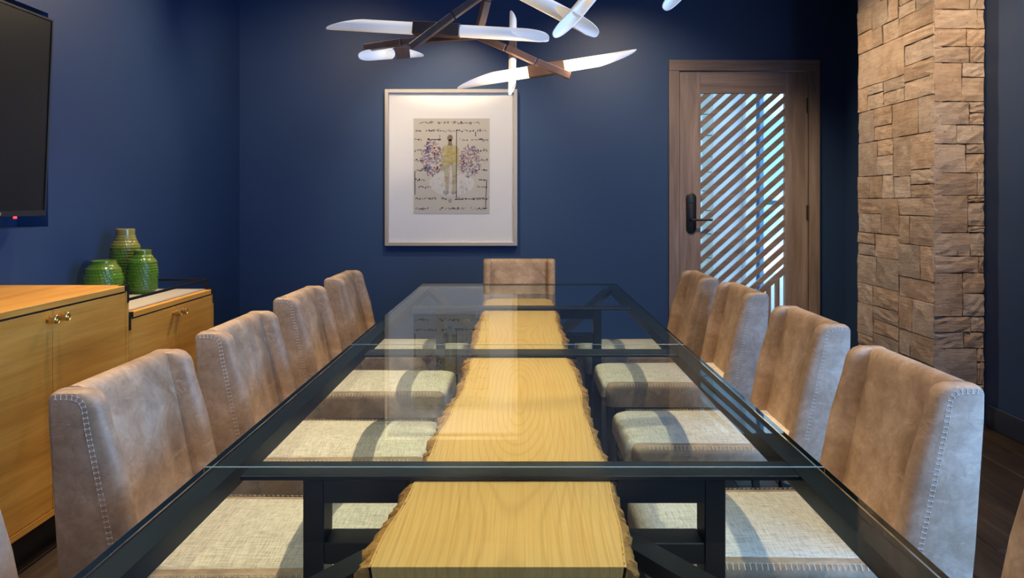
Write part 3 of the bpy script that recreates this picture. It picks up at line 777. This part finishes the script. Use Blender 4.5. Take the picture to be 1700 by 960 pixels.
def marks(name, polys, col, off, rough=.8):
    bm = NB()
    for poly in polys:
        pts = [ap(*p) for p in poly]; n = len(pts)
        a = [bm.verts.new((x, YA-off, z)) for x, z in pts]; bm.faces.new(a)
    mt = M(name+'_ink', col, rough); mt.color(mt.ramp(mt.noise(26, mt.coords(), 6, .7), [(.35, tuple(c*.72 for c in col)), (.5, col), (.68, tuple(min(.62, c*.6+.26) if max(col) > .3 else c*1.3 for c in col))])); mt = mt.m
    o = obj(name, bm, mt, pap); return o
ra = random.Random(21)
def stroke(p, q, wd):
    dx, dy = q[0]-p[0], q[1]-p[1]; L = math.hypot(dx, dy*AH/AW) or 1; nx_, ny_ = -dy*AH/AW/L*wd, dx/L*wd*AW/AH
    return [(p[0]+nx_, p[1]+ny_), (q[0]+nx_, q[1]+ny_), (q[0]-nx_, q[1]-ny_), (p[0]-nx_, p[1]-ny_)]
def blob(u, v, r, n=7): return [(u+r*ra.uniform(.6, 1.2)*math.cos(2*PI*k/n), v+r*.8*ra.uniform(.6, 1.2)*math.sin(2*PI*k/n)) for k in range(n)]
# pale halo behind the legs, body, wings, scribbled lines
marks('halo', [[(.5+.30*math.cos(2*PI*k/32), .68+.13*math.sin(2*PI*k/32)) for k in range(32)]], (.66,.63,.57), .0002)
body = [(.44,.275),(.39,.29),(.365,.34),(.36,.47),(.355,.54),(.40,.55),(.41,.63),(.42,.76),(.46,.78),(.47,.62),(.48,.49),(.50,.49),(.51,.62),(.50,.78),(.55,.79),(.56,.63),(.575,.54),(.605,.53),(.60,.42),(.60,.33),(.575,.29),(.52,.275)]
marks('figure_body', [body], (.47,.42,.27), .0004)
marks('figure_torso', [[(.40,.30),(.57,.30),(.59,.36),(.575,.46),(.49,.48),(.39,.46),(.38,.36)]], (.46,.38,.14), .0006)
marks('figure_head', [[(.445+.035+.037*math.cos(2*PI*k/16), .205+.035*math.sin(2*PI*k/16)) for k in range(16)], [(.462,.22),(.498,.22),(.51,.285),(.45,.285)]], (.25,.17,.11), .0006)
marks('figure_feet', [blob(.43,.77,.045), blob(.53,.78,.03), blob(.48,.86,.035)], (.36,.38,.36), .0008)
red, blu, gry = [], [], []
for sd, cu, cv, su, sv in ((-1, .24, .42, .14, .19), (1, .74, .45, .14, .17)):
    for i in range(210):
        a, r = ra.uniform(0, 2*PI), math.sqrt(ra.random()); u, v = cu+su*r*math.cos(a), cv+sv*r*math.sin(a)
        an = ra.uniform(0, PI); L = ra.uniform(.010, .026)
        (red if ra.random() < .45 else blu if ra.random() < .55 else gry).append(stroke((u-L*math.cos(an), v-L*.7*math.sin(an)), (u+L*math.cos(an), v+L*.7*math.sin(an)), ra.uniform(.0035, .0065)))
for i in range(9): blu.append(stroke((.14+ra.uniform(-.02,.03), .27+i*.033), (.22+ra.uniform(0,.03), .25+i*.033), .008))
marks('red_flecks', red, (.40,.13,.11), .0004); marks('blue_flecks', blu, (.23,.22,.36), .0005); marks('grey_flecks', gry, (.36,.32,.32), .0003)
ink, wash = [], []
def scribble(u0, u1, v):
    u = u0
    while u < u1:
        k = ra.random()
        if k < .55:
            a = ra.uniform(-1.2, 1.2); L = ra.uniform(.008, .022); ink.append(stroke((u, v+ra.uniform(-.012, .012)), (u+L*math.cos(a), v+L*math.sin(a)*.8), ra.uniform(.0028, .006)))
        elif k < .75: ink.append(blob(u, v+ra.uniform(-.008, .008), ra.uniform(.007, .014)))
        else: wash.append(blob(u, v+ra.uniform(-.008, .008), ra.uniform(.010, .020)))
        u += ra.uniform(.010, .032)
for v, spans in ((.045, ((.07,.26),(.32,.46),(.5,.88))), (.13, ((.04,.12),(.17,.37),(.38,.62),(.64,.80),(.84,.97))), (.225, ((.02,.10),(.18,.36),(.61,.72),(.76,.98))), (.335, ((.02,.10),(.84,.98))),
                 (.44, ((.02,.10),(.86,.98))), (.545, ((.04,.12),(.82,.98))), (.645, ((.03,.16),(.86,.94))), (.72, ((.07,.23),(.84,.97))), (.84, ((.02,.29),(.38,.43),(.58,.98))), (.945, ((.03,.20),(.35,.68),(.76,.97)))):
    for a, b in spans: scribble(a, b, v)
for p, q, wd in (((.566,.12),(.563,.85),.0045), ((.018,.55),(.02,.80),.005), ((.962,.64),(.945,.95),.0045), ((.345,.17),(.345,.225),.003), ((.25,.22),(.36,.225),.004), ((.28,.36),(.28,.43),.005), ((.54,.85),(.66,.848),.005), ((.815,.14),(.815,.19),.005)): ink.append(stroke(p, q, wd))
marks('ink_scribbles', ink, (.045,.038,.03), .0009); marks('ink_wash', wash, (.25,.22,.18), .0003)
bm = NB(); box(bm, fx0+fw, fx1-fw, AY-.024, AY-.022, fz0+fw, fz1-fw); obj('glazing', bm, mat_clear('picture_glass', (.98,.98,.98), True, 1.4, 0, .5), art)

# ================================================================== CHANDELIER
chd = empty('branching_chandelier', (0, 2.75, CEIL), 'branching brown chandelier with slanted frosted glass tube shades above the table', 'chandelier')
SH_W = mat_shade('frosted_shade', (1,.96,.94), .20, (1,.95,.92), .09)
SH_C = mat_shade('frosted_shade_soft', (1,.90,.70), .22, (1,.88,.72), .09)
SH_L = mat_shade('frosted_shade_lit', (1,.76,.38), 1.6, (1,.88,.70), .12)
def shade(p0, p1, r, cut, roll, mat, parent):
    """glass tube from lamp holder p0 to the slanted tip p1"""
    a, s, u = basis(p1-p0); L = (p1-p0).length; n = 28
    bm = NB(); lay = bm.verts.layers.float.new('lamp_distance')
    def ring(rr, f):
        out = []
        for k in range(n):
            t = 2*PI*k/n; e = L-cut*((1+math.cos(t-roll))/2)**1.5
            v = bm.verts.new(p0+a*(e*f)+(s*math.cos(t)+u*math.sin(t))*rr); v[lay] = e*f/L; out.append(v)
        return out
    fsx = (0, .12, .25, .4, .55, .7, .85, .96, 1.0)
    rgs = [ring(r*(1 if f < .99 else .96), f) for f in fsx]+[ring(r*.86, f) for f in (1.0, .9, .6, .3, .02)]
    for i in range(len(rgs)-1):
        for k in range(n): bm.faces.new([rgs[i][k], rgs[i][(k+1)%n], rgs[i+1][(k+1)%n], rgs[i+1][k]])
    bm.faces.new(rgs[0][::-1]); bm.faces.new(rgs[-1])
    return obj('glass_shade', bm, mat, parent, True)
def unit(pl, pb0, pb1, pr, r, rolls, mats, blockw, cut=.15):
    """left tip, block start, block end, right tip: world points"""
    bm = NB(); bar(bm, pb0, pb1, blockw, blockw); bevel(bm, .003, 1); h = obj('lamp_holder', bm, MAT['walnut'], chd)
    if pl is not None: shade(pb0, pl, r, cut, rolls[0], mats[0], h)
    if pr is not None: shade(pb1, pr, r, cut, rolls[1], mats[1], h)
def L3(a, b, t): return a.lerp(b, t)
def lin(pxa, pxb, da, db, ts):
    A, B = P(*pxa, da), P(*pxb, db); return [A.lerp(B, t) for t in ts]
# long near-horizontal unit
q = lin((543, 39), (911, 60), 2.62, 2.52, (0, .40, .612, 1)); unit(*q, .0205, (PI/2, .25), (SH_W, SH_W), .044, .12)
# lit unit on the right
q = lin((758, 139), (1058, 91), 2.70, 2.66, (0, .40, .60, 1)); unit(*q, .0200, (PI/2, -PI/2), (SH_L, SH_L), .042, .13)
# unit pointing away, seen foreshortened at the left
q = lin((602, 92), (700, 86), 2.60, 2.95, (0, .44, .70, 1)); unit(*q, .0190, (PI-.1, PI/2), (SH_W, SH_W), .040, .16)
# steep unit at the centre
q = lin((852, 20), (850, 156), 2.92, 2.62, (0, .37, .62, 1)); unit(*q, .0130, (0, PI), (SH_W, SH_C), .028, .05)
# two crossing shades at the top and one more at the right
q = lin((770, -62), (992, 53), 2.30, 2.18, (0, .22, .40, 1)); unit(None, q[1], q[2], q[3], .0215, (0, .3), (SH_C, SH_C), .046, .14)
q = lin((1075, -120), (927, 58), 2.50, 2.12, (0, .25, .42, 1)); unit(None, q[1], q[2], q[3], .0200, (0, PI), (SH_C, SH_C), .043, .20)
q = lin((1215, -105), (1106, 11), 2.40, 2.30, (0, .3, .45, 1)); unit(q[0], q[1], q[2], q[3], .0200, (0, PI-.3), (SH_C, SH_C), .043, .14)
# arms
def arm(pts, wd, name='arm'):
    for a, b in zip(pts[:-1], pts[1:]):
        bm = NB(); g = (b-a).normalized()*.0015; bar(bm, a+g, b-g, wd, wd*.85); bevel(bm, .002, 1); obj(name, bm, MAT['walnut'], chd)
arm([P(605, 80, 2.66), P(667, 70, 2.63), P(795, 59, 2.60)], .026)
arm([P(682, 79, 2.46), P(752, 26, 2.46), P(806, -12, 2.46), P(872, -60, 2.48)], .026)
arm([P(792, 60, 2.62), P(840, 80, 2.60), P(890, 103, 2.60), P(947, 127, 2.60)], .027)
arm([P(793, 60, 2.62), P(808, 0, 2.56), P(822, -60, 2.50)], .026)
arm([P(1010, -74, 2.40), P(900, -60, 2.46)], .026); arm([P(1170, -60, 2.36), P(1010, -74, 2.40)], .026)
arm([P(820, -22, 2.37), P(822, -60, 2.50), P(872, -60, 2.48), P(905, -62, 2.46)], .026)
hub = P(822, -60, 2.50)
bm = NB(); cyl(bm, hub, (hub.x, hub.y, CEIL-.02), .012, n=16); obj('stem', bm, MAT['walnut'], chd, True)
bm = NB(); cyl(bm, (hub.x, hub.y, CEIL-.03), (hub.x, hub.y, CEIL-.0005), .075, n=32); obj('canopy', bm, MAT['walnut'], chd, True)
def point(loc, power, col, r):
    l = bpy.data.lights.new('chandelier_lamp', 'POINT'); l.energy = power; l.color = col; l.shadow_soft_size = r
    o = bpy.data.objects.new('chandelier_lamp', l); C.objects.link(o); o.parent = chd; o.location = Vector(loc)-chd.location
point(P(960, 96, 2.62)+Vector((0, -.06, -.03)), 0.8, (1, .72, .42), .04)
point(P(845, 112, 2.62)+Vector((0, -.06, -.04)), 0.7, (1, .72, .42), .04)

# ================================================================== RECESSED DOWNLIGHTS AND ADDED FILL SPOTS
for i, (x, y, pwr, cone, bl, tg) in enumerate(SPOTS):
    d = empty('downlight_or_fill', (x, y, CEIL), 'round white recessed downlight in the ceiling, some only added as fill', 'downlight', 'recessed ceiling downlights')  # the added fill spots get a fixture here too
    bm = NB(); rings = []
    for r, z in ((.062, CEIL-.0005), (.062, CEIL-.006), (.046, CEIL-.008), (.044, CEIL-.0005)):
        rings.append([(x+r*math.cos(2*PI*k/24), y+r*math.sin(2*PI*k/24), z) for k in range(24)])
    loft(bm, rings, True, False); obj('trim_ring', bm, MAT['mat_board'], d, True)
    bm = NB(); cyl(bm, (x, y, CEIL-.0005), (x, y, CEIL-.003), .043, n=24); obj('lens', bm, mat_emit('downlight_lens', (1,.85,.6), 4.0), d)
    l = bpy.data.lights.new('downlight_or_fill_beam', 'SPOT'); l.energy = pwr; l.color = WARM; l.spot_size = math.radians(cone); l.spot_blend = bl; l.shadow_soft_size = .035
    o = bpy.data.objects.new('downlight_or_fill_beam', l); C.objects.link(o); o.location = (x, y, CEIL-.02)
    o.rotation_euler = (Vector(tg)-Vector((x, y, CEIL-.02))).to_track_quat('-Z', 'Y').to_euler()
